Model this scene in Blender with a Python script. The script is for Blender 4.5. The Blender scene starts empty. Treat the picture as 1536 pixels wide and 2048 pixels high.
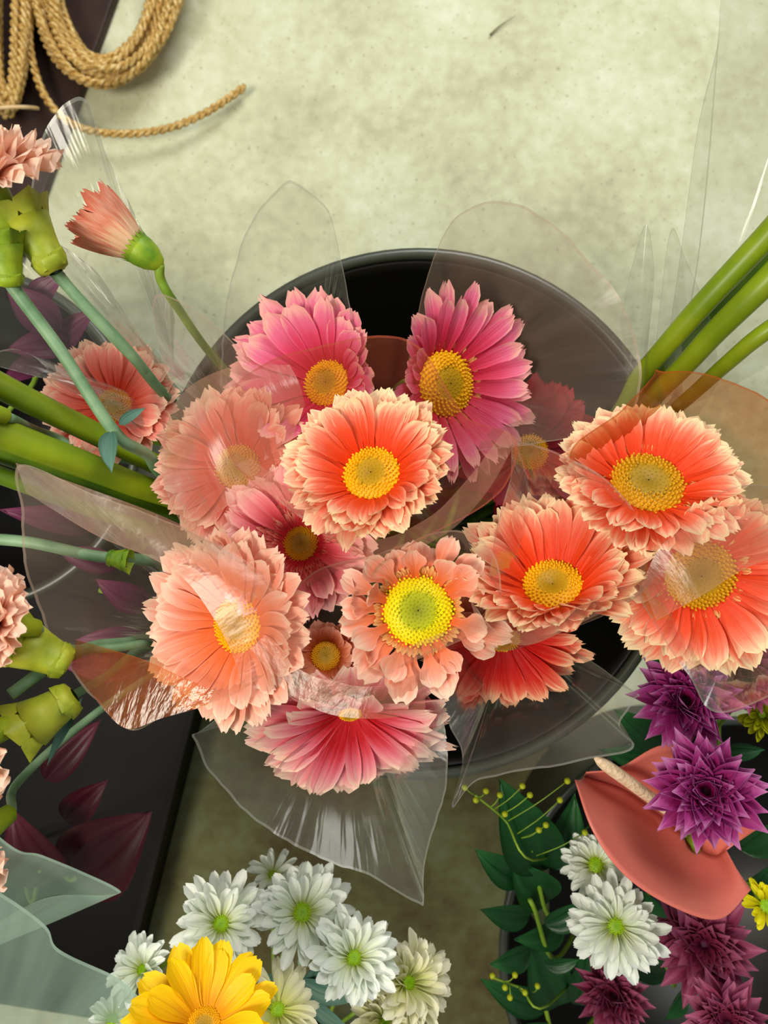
import bpy, math, random
from mathutils import Vector, Matrix, noise
# ------------------------------------------------------------------ camera, world, light
SC = bpy.context.scene
COL = SC.collection
F = 1500.0          # focal length in pixels of the 1536x2048 frame
CZ = 1.0            # camera height above the floor
cd = bpy.data.cameras.new('camera')
cam = bpy.data.objects.new('camera', cd); COL.objects.link(cam)
cam.location = (0, 0, CZ); cam.rotation_euler = (0, 0, 0)
cd.sensor_fit = 'VERTICAL'; cd.sensor_height = 36; cd.lens = 36 * F / 2048
cd.clip_start = 0.02
cd.dof.use_dof = True; cd.dof.focus_distance = 0.44; cd.dof.aperture_fstop = 9.0
SC.camera = cam
SC.view_settings.view_transform = 'Standard'; SC.view_settings.look = 'None'
SC.view_settings.gamma = 1; SC.view_settings.exposure = 0.12
SC.view_settings.use_curve_mapping = False
SC.cycles.transparent_max_bounces = 32
w = bpy.data.worlds.new('sky'); SC.world = w; w.use_nodes = True
nt = w.node_tree; bg = nt.nodes['Background']
tc = nt.nodes.new('ShaderNodeTexCoord'); sx = nt.nodes.new('ShaderNodeSeparateXYZ'); cr = nt.nodes.new('ShaderNodeValToRGB')
nt.links.new(tc.outputs['Generated'], sx.inputs[0]); nt.links.new(sx.outputs['Z'], cr.inputs[0]); nt.links.new(cr.outputs[0], bg.inputs[0])
cr.color_ramp.elements[0].color = (.30, .28, .22, 1); cr.color_ramp.elements[1].color = (.84, .92, .93, 1)
bg.inputs[1].default_value = 0.42

def area(name, loc, target, size, power, col):
    l = bpy.data.lights.new(name, 'AREA'); l.energy = power; l.size = size; l.color = col
    o = bpy.data.objects.new(name, l); COL.objects.link(o); o.location = loc
    o.rotation_euler = (Vector(target) - Vector(loc)).to_track_quat('-Z', 'Y').to_euler()
area('daylight_opening', (0.45, 1.45, 1.75), (0.15, 0.60, 0), 0.9, 25, (.98, .99, .93))
area('added_warm_light', (-0.75, -0.25, 1.75), (0, 0, .5), 0.45, 17, (1.0, .93, .78))  # added soft warm light over the flowers; no such fixture is seen

# ------------------------------------------------------------------ helpers
def P(px, py, d):
    return Vector(((px - 768) / F * d, (1024 - py) / F * d, CZ - d))
def lin(c):
    r = []
    for x in c[:3]:
        x = x / 255.0
        r.append(x / 12.92 if x <= .04045 else ((x + .055) / 1.055) ** 2.4)
    return (r[0], r[1], r[2], 1)
def lerp(a, b, t): return a + (b - a) * t
def smooth(t):
    t = max(0, min(1, t)); return t * t * (3 - 2 * t)

class MB:
    def __init__(s): s.v = []; s.f = []; s.uv = []; s.r = []
    def vert(s, p, u=0, v=0, r=0):
        s.v.append(tuple(p)); s.uv.append((u, v)); s.r.append(r); return len(s.v) - 1
    def grid(s, rows, closed=False):      # rows of vertex indices
        for a, b in zip(rows, rows[1:]):
            n = len(a)
            for i in range(n if closed else n - 1):
                j = (i + 1) % n
                s.f.append((a[i], a[j], b[j], b[i]))
    def build(s, name, mat, parent=None, solid=0, sub=0):
        me = bpy.data.meshes.new(name)
        me.from_pydata(s.v, [], s.f)
        l1 = me.uv_layers.new(name='UVMap'); l2 = me.uv_layers.new(name='Rnd')
        vi = [0] * len(me.loops); me.loops.foreach_get('vertex_index', vi)
        a = []; b = []
        for i in vi:
            a += s.uv[i]; b += (s.r[i], 0)
        l1.data.foreach_set('uv', a); l2.data.foreach_set('uv', b)
        me.polygons.foreach_set('use_smooth', [True] * len(me.polygons))
        me.materials.append(mat); me.update()
        o = bpy.data.objects.new(name, me); COL.objects.link(o)
        if parent: o.parent = parent
        if sub:
            m = o.modifiers.new('s', 'SUBSURF'); m.levels = sub; m.render_levels = sub
        if solid:
            m = o.modifiers.new('t', 'SOLIDIFY'); m.thickness = solid; m.offset = 0
        return o

def tag(o, label=None, cat=None, group=None, kind=None):
    if label: o['label'] = label
    if cat: o['category'] = cat
    if group: o['group'] = group
    if kind: o['kind'] = kind
    return o
def empty(name, loc, M=None):
    o = bpy.data.objects.new(name, None); COL.objects.link(o); o.empty_display_size = .02
    if M is None: o.location = loc
    else: o.matrix_world = Matrix.Translation(loc) @ M.to_4x4()
    return o

def catmull(pts, n, closed=False):
    pts = [Vector(p) for p in pts]; N = len(pts); out = []
    segs = N if closed else N - 1
    for k in range(n if closed else n):
        t = k / (n if closed else n - 1) * segs
        i = min(int(t), segs - 1); f = t - i
        def g(j):
            if closed: return pts[j % N]
            if j < 0: return pts[0] * 2 - pts[1]
            if j >= N: return pts[-1] * 2 - pts[-2]
            return pts[j]
        a, b, c, d = g(i - 1), g(i), g(i + 1), g(i + 2)
        out.append(0.5 * ((2 * b) + (c - a) * f + (2 * a - 5 * b + 4 * c - d) * f * f + (3 * b - a - 3 * c + d) * f ** 3))
    return out

def tube(mb, path, rad, sides=8, caps=True, r=0):
    up = None; rows = []
    n = len(path); L = 0
    for i, p in enumerate(path):
        t = (path[min(i + 1, n - 1)] - path[max(i - 1, 0)]).normalized()
        if up is None:
            up = t.orthogonal().normalized()
        up = (up - t * up.dot(t)).normalized()
        s = t.cross(up)
        if i: L += (path[i] - path[i - 1]).length
        rr = rad(i / (n - 1)) if callable(rad) else rad
        rows.append([mb.vert(p + (up * math.cos(a) + s * math.sin(a)) * rr, k / sides, L, r)
                     for k, a in enumerate([2 * math.pi * q / sides for q in range(sides)])])
    mb.grid(rows, True)
    if caps:
        mb.f.append(tuple(reversed(rows[0]))); mb.f.append(tuple(rows[-1]))

# ------------------------------------------------------------------ materials
def newmat(name):
    m = bpy.data.materials.new(name); m.use_nodes = True
    nt = m.node_tree; nt.nodes.clear()
    return m, nt, nt.nodes, nt.links
def mathn(N, Lk, op, a, b=None, c=None):
    n = N.new('ShaderNodeMath'); n.operation = op
    for i, x in enumerate((a, b, c)):
        if x is None: continue
        if isinstance(x, (int, float)): n.inputs[i].default_value = x
        else: Lk.new(x, n.inputs[i])
    return n.outputs[0]
def ramp(N, Lk, fac, stops):
    r = N.new('ShaderNodeValToRGB'); Lk.new(fac, r.inputs[0])
    e = r.color_ramp.elements
    e[0].position = stops[0][0]; e[0].color = lin(stops[0][1])
    e[1].position = stops[-1][0]; e[1].color = lin(stops[-1][1])
    for p, c in stops[1:-1]:
        x = e.new(p); x.color = lin(c)
    return r.outputs[0]

def petal_mat(name, stops, back=None, edge=.16, streak=.22, transl=.25, rough=.5, sat_var=.1):
    m, nt, N, L = newmat(name)
    uv = N.new('ShaderNodeUVMap'); uv.uv_map = 'UVMap'; rn = N.new('ShaderNodeUVMap'); rn.uv_map = 'Rnd'
    s = N.new('ShaderNodeSeparateXYZ'); L.new(uv.outputs[0], s.inputs[0])
    s2 = N.new('ShaderNodeSeparateXYZ'); L.new(rn.outputs[0], s2.inputs[0])
    cx = N.new('ShaderNodeCombineXYZ')
    L.new(mathn(N, L, 'MULTIPLY', s.outputs[0], 9), cx.inputs[0]); L.new(mathn(N, L, 'MULTIPLY', s.outputs[1], .9), cx.inputs[1])
    L.new(mathn(N, L, 'MULTIPLY', s2.outputs[0], 37), cx.inputs[2])
    ns = N.new('ShaderNodeTexNoise'); L.new(cx.outputs[0], ns.inputs[0]); ns.inputs['Scale'].default_value = 1.0; ns.inputs['Detail'].default_value = 3
    st = mathn(N, L, 'MULTIPLY', mathn(N, L, 'SUBTRACT', ns.outputs[0], .5), streak * 2)
    e = mathn(N, L, 'ABSOLUTE', mathn(N, L, 'SUBTRACT', mathn(N, L, 'MULTIPLY', s.outputs[0], 2), 1))
    e = mathn(N, L, 'MULTIPLY', mathn(N, L, 'POWER', e, 4), edge)
    rv = mathn(N, L, 'MULTIPLY', mathn(N, L, 'SUBTRACT', s2.outputs[0], .5), sat_var)
    f = mathn(N, L, 'ADD', mathn(N, L, 'ADD', mathn(N, L, 'ADD', s.outputs[1], st), e), rv)
    col = ramp(N, L, f, stops)
    if back:
        g = N.new('ShaderNodeNewGeometry'); mx = N.new('ShaderNodeMixRGB'); L.new(g.outputs['Backfacing'], mx.inputs[0])
        L.new(col, mx.inputs[2]); mx.inputs[1].default_value = lin(back); col = mx.outputs[0]
    b = N.new('ShaderNodeBsdfPrincipled'); L.new(col, b.inputs['Base Color']); b.inputs['Roughness'].default_value = rough
    b.inputs['Specular IOR Level'].default_value = .3
    bp = N.new('ShaderNodeBump'); bp.inputs['Strength'].default_value = .35; bp.inputs['Distance'].default_value = .002
    L.new(ns.outputs[0], bp.inputs['Height']); L.new(bp.outputs[0], b.inputs['Normal'])
    tr = N.new('ShaderNodeBsdfTranslucent'); L.new(col, tr.inputs[0])
    mx = N.new('ShaderNodeMixShader'); mx.inputs[0].default_value = transl
    L.new(b.outputs[0], mx.inputs[1]); L.new(tr.outputs[0], mx.inputs[2])
    o = N.new('ShaderNodeOutputMaterial'); L.new(mx.outputs[0], o.inputs[0])
    return m

def plain(name, c1, c2=None, rough=.5, scale=30, spec=.4, bump=0, metal=0, detail=4, coat=0):
    m, nt, N, L = newmat(name)
    b = N.new('ShaderNodeBsdfPrincipled'); b.inputs['Roughness'].default_value = rough; b.inputs['Specular IOR Level'].default_value = spec
    b.inputs['Coat Weight'].default_value = coat
    t = N.new('ShaderNodeTexCoord'); ns = N.new('ShaderNodeTexNoise'); ns.inputs['Scale'].default_value = scale; ns.inputs['Detail'].default_value = detail
    L.new(t.outputs['Object'], ns.inputs[0])
    L.new(ramp(N, L, ns.outputs[0], [(.35, c1), (.65, c2 or c1)]), b.inputs['Base Color'])
    if bump:
        bp = N.new('ShaderNodeBump'); bp.inputs['Strength'].default_value = bump; bp.inputs['Distance'].default_value = .003
        L.new(ns.outputs[0], bp.inputs['Height']); L.new(bp.outputs[0], b.inputs['Normal'])
    o = N.new('ShaderNodeOutputMaterial'); L.new(b.outputs[0], o.inputs[0])
    return m

def film_mat(name, haze=.13, tint=(225, 228, 215), rough=.14, trans=(.94, .94, .93), wr=.28):
    m, nt, N, L = newmat(name)
    uv = N.new('ShaderNodeUVMap'); uv.uv_map = 'UVMap'; s = N.new('ShaderNodeSeparateXYZ'); L.new(uv.outputs[0], s.inputs[0])
    mp = N.new('ShaderNodeMapping'); mp.inputs['Scale'].default_value = (9, 1.0, 1); L.new(uv.outputs[0], mp.inputs[0])
    ns = N.new('ShaderNodeTexNoise'); ns.inputs['Scale'].default_value = 1.6; ns.inputs['Detail'].default_value = 3; L.new(mp.outputs[0], ns.inputs[0])
    bp = N.new('ShaderNodeBump'); bp.inputs['Strength'].default_value = wr; bp.inputs['Distance'].default_value = .006; L.new(ns.outputs[0], bp.inputs['Height'])
    tr = N.new('ShaderNodeBsdfTransparent'); tr.inputs[0].default_value = (*trans, 1)
    df = N.new('ShaderNodeBsdfDiffuse'); df.inputs[0].default_value = lin(tint)
    tl = N.new('ShaderNodeBsdfTranslucent'); tl.inputs[0].default_value = lin(tint)
    dm = N.new('ShaderNodeMixShader'); dm.inputs[0].default_value = .5; L.new(df.outputs[0], dm.inputs[1]); L.new(tl.outputs[0], dm.inputs[2])
    # haze varies in soft streaks, the cut rim scatters more light
    hz = mathn(N, L, 'MULTIPLY', mathn(N, L, 'ADD', ns.outputs[0], .5), haze)
    rim = mathn(N, L, 'GREATER_THAN', s.outputs[1], .991)
    hz = mathn(N, L, 'ADD', hz, mathn(N, L, 'MULTIPLY', rim, .32))
    mx = N.new('ShaderNodeMixShader'); L.new(hz, mx.inputs[0]); L.new(tr.outputs[0], mx.inputs[1]); L.new(dm.outputs[0], mx.inputs[2])
    gl = N.new('ShaderNodeBsdfGlossy'); gl.inputs['Roughness'].default_value = rough; gl.inputs[0].default_value = (1, 1, 1, 1); L.new(bp.outputs[0], gl.inputs['Normal'])
    fr = N.new('ShaderNodeFresnel'); fr.inputs[0].default_value = 1.45; L.new(bp.outputs[0], fr.inputs['Normal'])
    fz = mathn(N, L, 'MULTIPLY', mathn(N, L, 'MINIMUM', fr.outputs[0], .4), .7)
    m2 = N.new('ShaderNodeMixShader'); L.new(fz, m2.inputs[0]); L.new(mx.outputs[0], m2.inputs[1]); L.new(gl.outputs[0], m2.inputs[2])
    o = N.new('ShaderNodeOutputMaterial'); L.new(m2.outputs[0], o.inputs[0])
    return m

M = {}
M['coral'] = petal_mat('coral_petal', [(.18, (238, 62, 14)), (.5, (240, 84, 44)), (.74, (244, 128, 98)), (.92, (250, 196, 160)), (1.0, (252, 226, 180))], back=(250, 208, 160))
M['corallight'] = petal_mat('light_coral_petal', [(.2, (238, 110, 50)), (.5, (242, 134, 94)), (.8, (248, 170, 146)), (1.0, (250, 214, 190))], back=(248, 200, 170))
M['pink'] = petal_mat('pink_petal', [(.15, (205, 30, 62)), (.5, (222, 66, 104)), (.8, (232, 112, 148)), (1.0, (242, 178, 168))], back=(236, 130, 150), streak=.16)
M['pinkring'] = petal_mat('rose_pink_petal', [(.2, (206, 34, 48)), (.5, (228, 88, 100)), (.75, (240, 136, 144)), (1.0, (250, 196, 184))], back=(240, 150, 150))
M['salmon'] = petal_mat('salmon_petal', [(.15, (226, 66, 36)), (.5, (232, 108, 88)), (.8, (240, 146, 130)), (1.0, (250, 206, 178))], back=(242, 176, 150))
M['bottompink'] = petal_mat('two_tone_pink_petal', [(.28, (204, 24, 34)), (.46, (224, 72, 90)), (.64, (238, 124, 142)), (.86, (248, 178, 176)), (1.0, (252, 218, 196))], back=(240, 150, 160))
M['red'] = petal_mat('scarlet_petal', [(.4, (200, 14, 8)), (.65, (216, 44, 30)), (.85, (234, 110, 84)), (1.0, (248, 190, 150))], back=(226, 120, 90))
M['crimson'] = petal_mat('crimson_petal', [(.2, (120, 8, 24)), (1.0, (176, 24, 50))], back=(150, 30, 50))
M['bronze'] = petal_mat('bronze_petal', [(.2, (176, 74, 26)), (.6, (200, 112, 80)), (1.0, (230, 164, 140))], back=(220, 150, 120))
M['peach'] = petal_mat('peach_petal', [(.1, (250, 214, 170)), (.42, (248, 200, 160)), (.62, (236, 140, 112)), (.8, (246, 176, 146)), (1.0, (240, 130, 100))], streak=.5, edge=.3)
M['fringe_cream'] = petal_mat('cream_floret', [(.2, (226, 120, 40)), (1.0, (250, 200, 130))])
M['fringe_rose'] = petal_mat('rose_floret', [(.2, (196, 34, 40)), (.6, (232, 100, 90)), (1.0, (250, 170, 150))], back=(240, 140, 124))
M['white'] = petal_mat('white_petal', [(.05, (206, 216, 120)), (.35, (236, 242, 220)), (1.0, (246, 250, 246))], transl=.3, streak=.08)
M['cream'] = petal_mat('cream_petal', [(.05, (200, 206, 90)), (.5, (226, 226, 170)), (1.0, (240, 236, 214))], transl=.3, streak=.1)
M['yellow'] = petal_mat('yellow_petal', [(.1, (232, 156, 0)), (.5, (252, 198, 0)), (1.0, (255, 212, 0))], streak=.3)
M['lemon'] = petal_mat('lemon_petal', [(.1, (190, 180, 0)), (1.0, (246, 236, 30))])
M['lime'] = petal_mat('lime_petal', [(.1, (120, 130, 0)), (1.0, (196, 196, 20))])
M['purple'] = petal_mat('purple_petal', [(.1, (96, 4, 50)), (.5, (148, 22, 96)), (.8, (172, 62, 138)), (1.0, (206, 136, 190))], back=(196, 120, 184), streak=.15)
M['mauve'] = petal_mat('mauve_petal', [(.1, (90, 16, 44)), (.55, (142, 46, 82)), (1.0, (186, 104, 140))], back=(170, 96, 130), streak=.15)
M['carnation'] = petal_mat('carnation_petal', [(.1, (244, 160, 124)), (.6, (250, 196, 168)), (1.0, (254, 224, 204))], back=(252, 208, 184), transl=.35)
M['carnationcream'] = petal_mat('cream_carnation_petal', [(.1, (240, 190, 130)), (1.0, (252, 232, 196))], transl=.35)
M['disc_gold'] = petal_mat('golden_disc', [(0, (150, 116, 0)), (.42, (182, 138, 0)), (.5, (226, 164, 0)), (.85, (246, 188, 6)), (1, (250, 176, 30))], transl=.05, streak=.05, edge=0, sat_var=.08)
M['disc_olive'] = petal_mat('olive_gold_disc', [(0, (140, 110, 10)), (.45, (170, 130, 12)), (.55, (206, 150, 10)), (1, (224, 160, 20))], transl=.05, streak=.05, edge=0, sat_var=.08)
M['disc_yellow'] = petal_mat('bright_yellow_disc', [(0, (120, 124, 0)), (.45, (170, 172, 0)), (.58, (232, 216, 0)), (1, (250, 214, 20))], transl=.05, streak=.05, edge=0, sat_var=.08)
M['disc_green'] = petal_mat('green_disc', [(0, (110, 160, 0)), (1, (170, 200, 20))], transl=.05, streak=.05, edge=0, sat_var=.2)
M['disc_plum'] = petal_mat('plum_disc', [(0, (70, 4, 36)), (1, (120, 20, 80))], transl=.05, streak=.05, edge=0, sat_var=.2)
M['stem'] = plain('green_stem', (96, 130, 30), (130, 160, 44), .45, 40)
M['stem_grey'] = plain('grey_green_stem', (92, 130, 92), (132, 164, 126), .5, 50)
M['calyx'] = plain('green_calyx', (84, 130, 20), (150, 174, 30), .5, 60)
M['calyx_pale'] = plain('pale_green_calyx', (130, 150, 30), (176, 184, 50), .5, 60)
M['stalk'] = plain('yellow_green_stalk', (106, 132, 6), (142, 160, 20), .4, 26)
M['stalk_dark'] = plain('dark_green_stalk', (60, 96, 8), (96, 126, 14), .4, 26)
M['leaf'] = petal_mat('dark_green_leaf', [(0, (16, 54, 22)), (.6, (22, 70, 30)), (1, (34, 92, 40))], transl=.1, streak=.3, rough=.35)
M['leafblue'] = petal_mat('blue_green_leaf', [(0, (60, 96, 84)), (1, (96, 134, 118))], transl=.1, streak=.3)
M['burgundy'] = petal_mat('burgundy_leaf', [(0, (52, 14, 26)), (.6, (76, 22, 38)), (1, (104, 40, 58))], transl=.15, streak=.3, rough=.35)
M['plum'] = petal_mat('plum_leaf', [(0, (58, 22, 50)), (1, (124, 54, 92))], transl=.15, streak=.3, rough=.4)
M['bud'] = plain('yellow_bud', (150, 160, 10), (196, 200, 30), .5, 80)
M['spathe'] = petal_mat('pink_spathe', [(0, (206, 60, 56)), (1, (196, 30, 34))], back=(220, 118, 104), streak=.07, rough=.28, transl=.15, edge=0)
M['spadix'] = plain('cream_spadix', (222, 190, 150), (240, 214, 180), .5, 300, bump=.6)
M['black'] = plain('black_plastic', (16, 13, 13), (24, 20, 19), .42, 8, spec=.45)
M['blackrim'] = plain('black_plastic_lip', (44, 48, 40), (60, 65, 54), .33, 8, spec=.7)  # lip colour lightened above the wall's black to carry its specular sheen
M['crate'] = plain('dark_crate_plastic', (13, 10, 9), (20, 15, 13), .6, 12, spec=.2)
M['plank'] = plain('dark_stained_wood', (42, 24, 20), (62, 38, 32), .6, 20, bump=.4)
M['tie'] = plain('straw_tie', (220, 180, 130), (240, 206, 160), .6, 60)
M['twig'] = plain('dry_twig', (90, 84, 50), (120, 110, 70), .8, 60)
M['film'] = film_mat('clear_film', .10, tint=(190, 192, 184))
M['filmwarm'] = film_mat('clear_film_creased', .16, tint=(214, 188, 168), wr=.32)  # warm tint stands in for flower colours reflected in clear film
M['filmfold'] = film_mat('folded_clear_film', .22, tint=(228, 168, 136), wr=.15, rough=.26)  # salmon tint paints flower reflections into the haze of the folds
M['filmreflrose'] = film_mat('painted_rose_reflection', .15, tint=(214, 110, 84), trans=(.96, .88, .85), wr=.25)  # red flower reflections painted into the tint of clear film
M['filmreflorange'] = film_mat('painted_orange_reflection', .30, tint=(206, 104, 44), trans=(.92, .74, .52), wr=.25)  # orange and salmon flower reflections painted as film colour
M['filmfrost'] = film_mat('frosted_wrap', .42, tint=(186, 214, 196), rough=.3, wr=.5)

def rope_mat():
    m, nt, N, L = newmat('twisted_straw_rope')
    uv = N.new('ShaderNodeUVMap'); uv.uv_map = 'UVMap'
    mp = N.new('ShaderNodeMapping'); mp.inputs['Scale'].default_value = (5, 160, 1); L.new(uv.outputs[0], mp.inputs[0])
    ns = N.new('ShaderNodeTexNoise'); ns.inputs['Scale'].default_value = 1.0; ns.inputs['Detail'].default_value = 4; L.new(mp.outputs[0], ns.inputs[0])
    b = N.new('ShaderNodeBsdfPrincipled'); b.inputs['Roughness'].default_value = .6
    L.new(ramp(N, L, ns.outputs[0], [(.3, (134, 92, 28)), (.48, (200, 156, 76)), (.66, (238, 214, 152))]), b.inputs['Base Color'])
    bp = N.new('ShaderNodeBump'); bp.inputs['Strength'].default_value = .6; bp.inputs['Distance'].default_value = .002
    L.new(ns.outputs[0], bp.inputs['Height']); L.new(bp.outputs[0], b.inputs['Normal'])
    o = N.new('ShaderNodeOutputMaterial'); L.new(b.outputs[0], o.inputs[0]); return m
M['rope'] = rope_mat()

def concrete(name, a, b_, c, dark, scale=3.0, speck=.72):
    m, nt, N, L = newmat(name)
    t = N.new('ShaderNodeTexCoord')
    n1 = N.new('ShaderNodeTexNoise'); n1.inputs['Scale'].default_value = scale; n1.inputs['Detail'].default_value = 6; n1.inputs['Roughness'].default_value = .62
    n2 = N.new('ShaderNodeTexNoise'); n2.inputs['Scale'].default_value = 60; n2.inputs['Detail'].default_value = 5
    n3 = N.new('ShaderNodeTexNoise'); n3.inputs['Scale'].default_value = 170; n3.inputs['Detail'].default_value = 2
    for n in (n1, n2, n3): L.new(t.outputs['Object'], n.inputs[0])
    f = mathn(N, L, 'ADD', mathn(N, L, 'MULTIPLY', n1.outputs[0], .75), mathn(N, L, 'MULTIPLY', n2.outputs[0], .25))
    col = ramp(N, L, f, [(.36, a), (.5, b_), (.64, c)])
    mx = N.new('ShaderNodeMixRGB'); L.new(mathn(N, L, 'MULTIPLY', mathn(N, L, 'GREATER_THAN', n3.outputs[0], speck), .45), mx.inputs[0])
    L.new(col, mx.inputs[1]); mx.inputs[2].default_value = lin(dark)
    b = N.new('ShaderNodeBsdfPrincipled'); b.inputs['Roughness'].default_value = .75; L.new(mx.outputs[0], b.inputs['Base Color'])
    bp = N.new('ShaderNodeBump'); bp.inputs['Strength'].default_value = .25; bp.inputs['Distance'].default_value = .003
    L.new(n2.outputs[0], bp.inputs['Height']); L.new(bp.outputs[0], b.inputs['Normal'])
    o = N.new('ShaderNodeOutputMaterial'); L.new(b.outputs[0], o.inputs[0]); return m
M['floor'] = concrete('pale_concrete', (178, 176, 144), (206, 207, 172), (226, 229, 204), (126, 112, 80), 4.2, .68)
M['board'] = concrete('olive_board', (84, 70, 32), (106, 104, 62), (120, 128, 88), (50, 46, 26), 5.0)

# ------------------------------------------------------------------ setting
def box(mb, x0, x1, y0, y1, z0, z1):
    q = [mb.vert((x, y, z), x, y) for z in (z0, z1) for y in (y0, y1) for x in (x0, x1)]
    for f in ((0, 2, 3, 1), (4, 5, 7, 6), (0, 1, 5, 4), (2, 6, 7, 3), (0, 4, 6, 2), (1, 3, 7, 5)):
        mb.f.append(tuple(q[i] for i in f))
def flat(o):
    o.data.polygons.foreach_set('use_smooth', [False] * len(o.data.polygons)); return o
mb = MB(); box(mb, -2.5, 2.5, -2.5, 2.5, -.05, 0)
o = flat(mb.build('floor', M['floor'])); tag(o, 'pale greenish concrete floor', kind='structure'); o['kind'] = 'structure'

def slab(name, quad, z0, z1, mat, label, cat, bev=.003):
    mb = MB(); b = [mb.vert((p.x, p.y, z0)) for p in quad]; t = [mb.vert((p.x, p.y, z1)) for p in quad]
    mb.f.append(tuple(reversed(b))); mb.f.append(tuple(t))
    for i in range(4): j = (i + 1) % 4; mb.f.append((b[i], b[j], t[j], t[i]))
    o = flat(mb.build(name, mat)); m = o.modifiers.new('b', 'BEVEL'); m.width = bev; m.segments = 2
    return tag(o, label, cat)
d = .985
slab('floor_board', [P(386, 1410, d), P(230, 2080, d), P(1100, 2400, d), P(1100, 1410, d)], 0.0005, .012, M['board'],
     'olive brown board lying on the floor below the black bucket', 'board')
d = .98
slab('wooden_plank', [P(-260, -300, d), P(-260, 560, d), P(20, 560, d), P(330, -300, d)], .0005, .016, M['plank'],
     'dark brown wooden plank on the floor under the rope coils', 'plank')

# twig and specks on the floor
mb = MB(); tube(mb, catmull([P(980, 70, .996), P(1000, 52, .995), P(1030, 32, .995)], 8), lambda t: .0012 * (1.2 - t), 6)
tw = mb.build('twig', M['twig']); tag(tw, 'tiny dry twig lying on the bare pale floor', 'twig')

# ------------------------------------------------------------------ buckets
def lathe(mb, prof, n=72):
    rows = [[mb.vert((r * math.cos(2 * math.pi * k / n), r * math.sin(2 * math.pi * k / n), z), k / n, z) for k in range(n)] for r, z in prof]
    mb.grid(rows, True); return rows
def bucket(loc, R, H, label, taper=.78):
    e = empty('flower_bucket', (loc[0], loc[1], .0005)); tag(e, label, 'bucket')
    Rb = R * taper
    mb = MB(); prof = [(.001, 0), (Rb, 0), (R - .006, H - .02), (R - .006, H - .004), (R - .0095, H - .004), (R - .0095, H - .02), (Rb - .004, .005), (.001, .005)]
    lathe(mb, prof); mb.build('bucket_wall', M['black'], e)
    mb = MB(); c = R - .003; rr = .0046
    lathe(mb, [(c + rr * math.cos(a), H + rr * .9 * math.sin(a)) for a in [2 * math.pi * i / 10 for i in range(11)]], 96)
    mb.build('rolled_rim', M['blackrim'], e)
    return e
BC = P(838, 1028, .6); BR = 528 / F * .6
main = bucket(BC, BR, .4, 'large round black bucket holding the gerbera bouquets')
B2 = P(1470, 1905, .75); bucket(B2, .235, .25, 'black bucket under the purple chrysanthemums and pink anthurium')
B3 = P(470, 2560, .75); bucket(B3, .155, .25, 'black bucket holding the white daisies beyond the lower edge', .8)
B4 = P(-62, 878, .70); bucket(B4, 340 / F * .70, .3, 'black bucket at the left edge holding plum coloured foliage')
M['water'] = plain('dark_water', (10, 8, 8), (14, 12, 10), .1, 5)

# dark crate at left
e = empty('plastic_crate', (P(0, 1700, .74).x, P(0, 1700, .74).y, .0005)); tag(e, 'dark open plastic crate holding burgundy leaves beside the olive board', 'crate')
q = [P(446, 1140, .92), P(222, 2030, .92), P(-220, 1960, .92), P(-160, 1140, .92)]
ez = e.location
zt = CZ - .92
def wallbox(a, b, t, z0, z1, mb):
    dirv = (b - a).normalized(); nrm = Vector((dirv.y, -dirv.x, 0)) * t
    v = [mb.vert(Vector((p.x, p.y, z)) - ez) for z in (z0, z1) for p in (a, b, b - nrm, a - nrm)]
    for f in ((0, 3, 2, 1), (4, 5, 6, 7), (0, 1, 5, 4), (1, 2, 6, 5), (2, 3, 7, 6), (3, 0, 4, 7)): mb.f.append(tuple(v[i] for i in f))
for i in range(4):
    mb = MB(); wallbox(q[i], q[(i + 1) % 4], .008, .0006, zt, mb); flat(mb.build('side_panel', M['crate'], e))
mb = MB(); v = [mb.vert(Vector((p.x, p.y, .006)) - ez) for p in q]; mb.f.append(tuple(v)); flat(mb.build('base_panel', M['crate'], e, solid=.004))

# ------------------------------------------------------------------ rope coils
def rope_mesh(path, R=.0052):
    # resample
    pts = [path[0]]; acc = 0; step = .0028
    for a, b in zip(path, path[1:]):
        l = (b - a).length; 
        while acc + l >= step:
            t = (step - acc) / l; a = a.lerp(b, t); pts.append(a.copy()); l = (b - a).length; acc = 0
            if l < 1e-9: break
        acc += l
    mb = MB(); up = Vector((0, 0, 1))
    frames = []
    for i, p in enumerate(pts):
        t = (pts[min(i + 1, len(pts) - 1)] - pts[max(i - 1, 0)]).normalized()
        s = t.cross(up)
        s = s.normalized() if s.length > 1e-4 else Vector((1, 0, 0)); u = s.cross(t)
        frames.append((p, s, u))
    for k in range(2):
        pl = []
        for i, (p, s, u) in enumerate(frames):
            a = i * step / .021 * 2 * math.pi + math.pi * k
            pl.append(p + (s * math.cos(a) + u * math.sin(a)) * R * .52)
        tube(mb, pl, R * .56, 6, True, k)
    return mb
random.seed(5)
path = []
turns = 19; seg = 56
for k in range(turns):
    ra = random.random(); lift = .006 + .045 * (k / turns) ** .8
    q0 = (k * 0.618) % 1.0
    for i in range(seg):
        t = i / seg; a = math.pi / 2 + 2 * math.pi * t
        q1 = ((k + 1) * 0.618) % 1.0; qq = lerp(q0, q1, smooth(t))
        A = lerp(84, 168, qq); B = lerp(172, 274, qq)
        x = 222 + A * math.cos(a) - 12 * (1 - qq) ; y = -78 - B * math.sin(a)
        if math.sin(a) < -.2: x -= 14 * (-math.sin(a)) * qq
        z = lift + .006 * math.sin(3 * a + k)
        path.append(P(x + 3 * math.sin(5 * a + k * 2), y, CZ - z - .016))
tail = [P(150, -250, .945), P(72, -60, .945), P(58, 60, .95), P(72, 150, .955), P(105, 215, .96), P(160, 255, .965), P(240, 268, .965), P(330, 258, .968), P(410, 226, .972), P(492, 172, .98)]
path = catmull(path, len(path) * 2) + catmull([path[-1]] + tail, 160)[1:]
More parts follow.
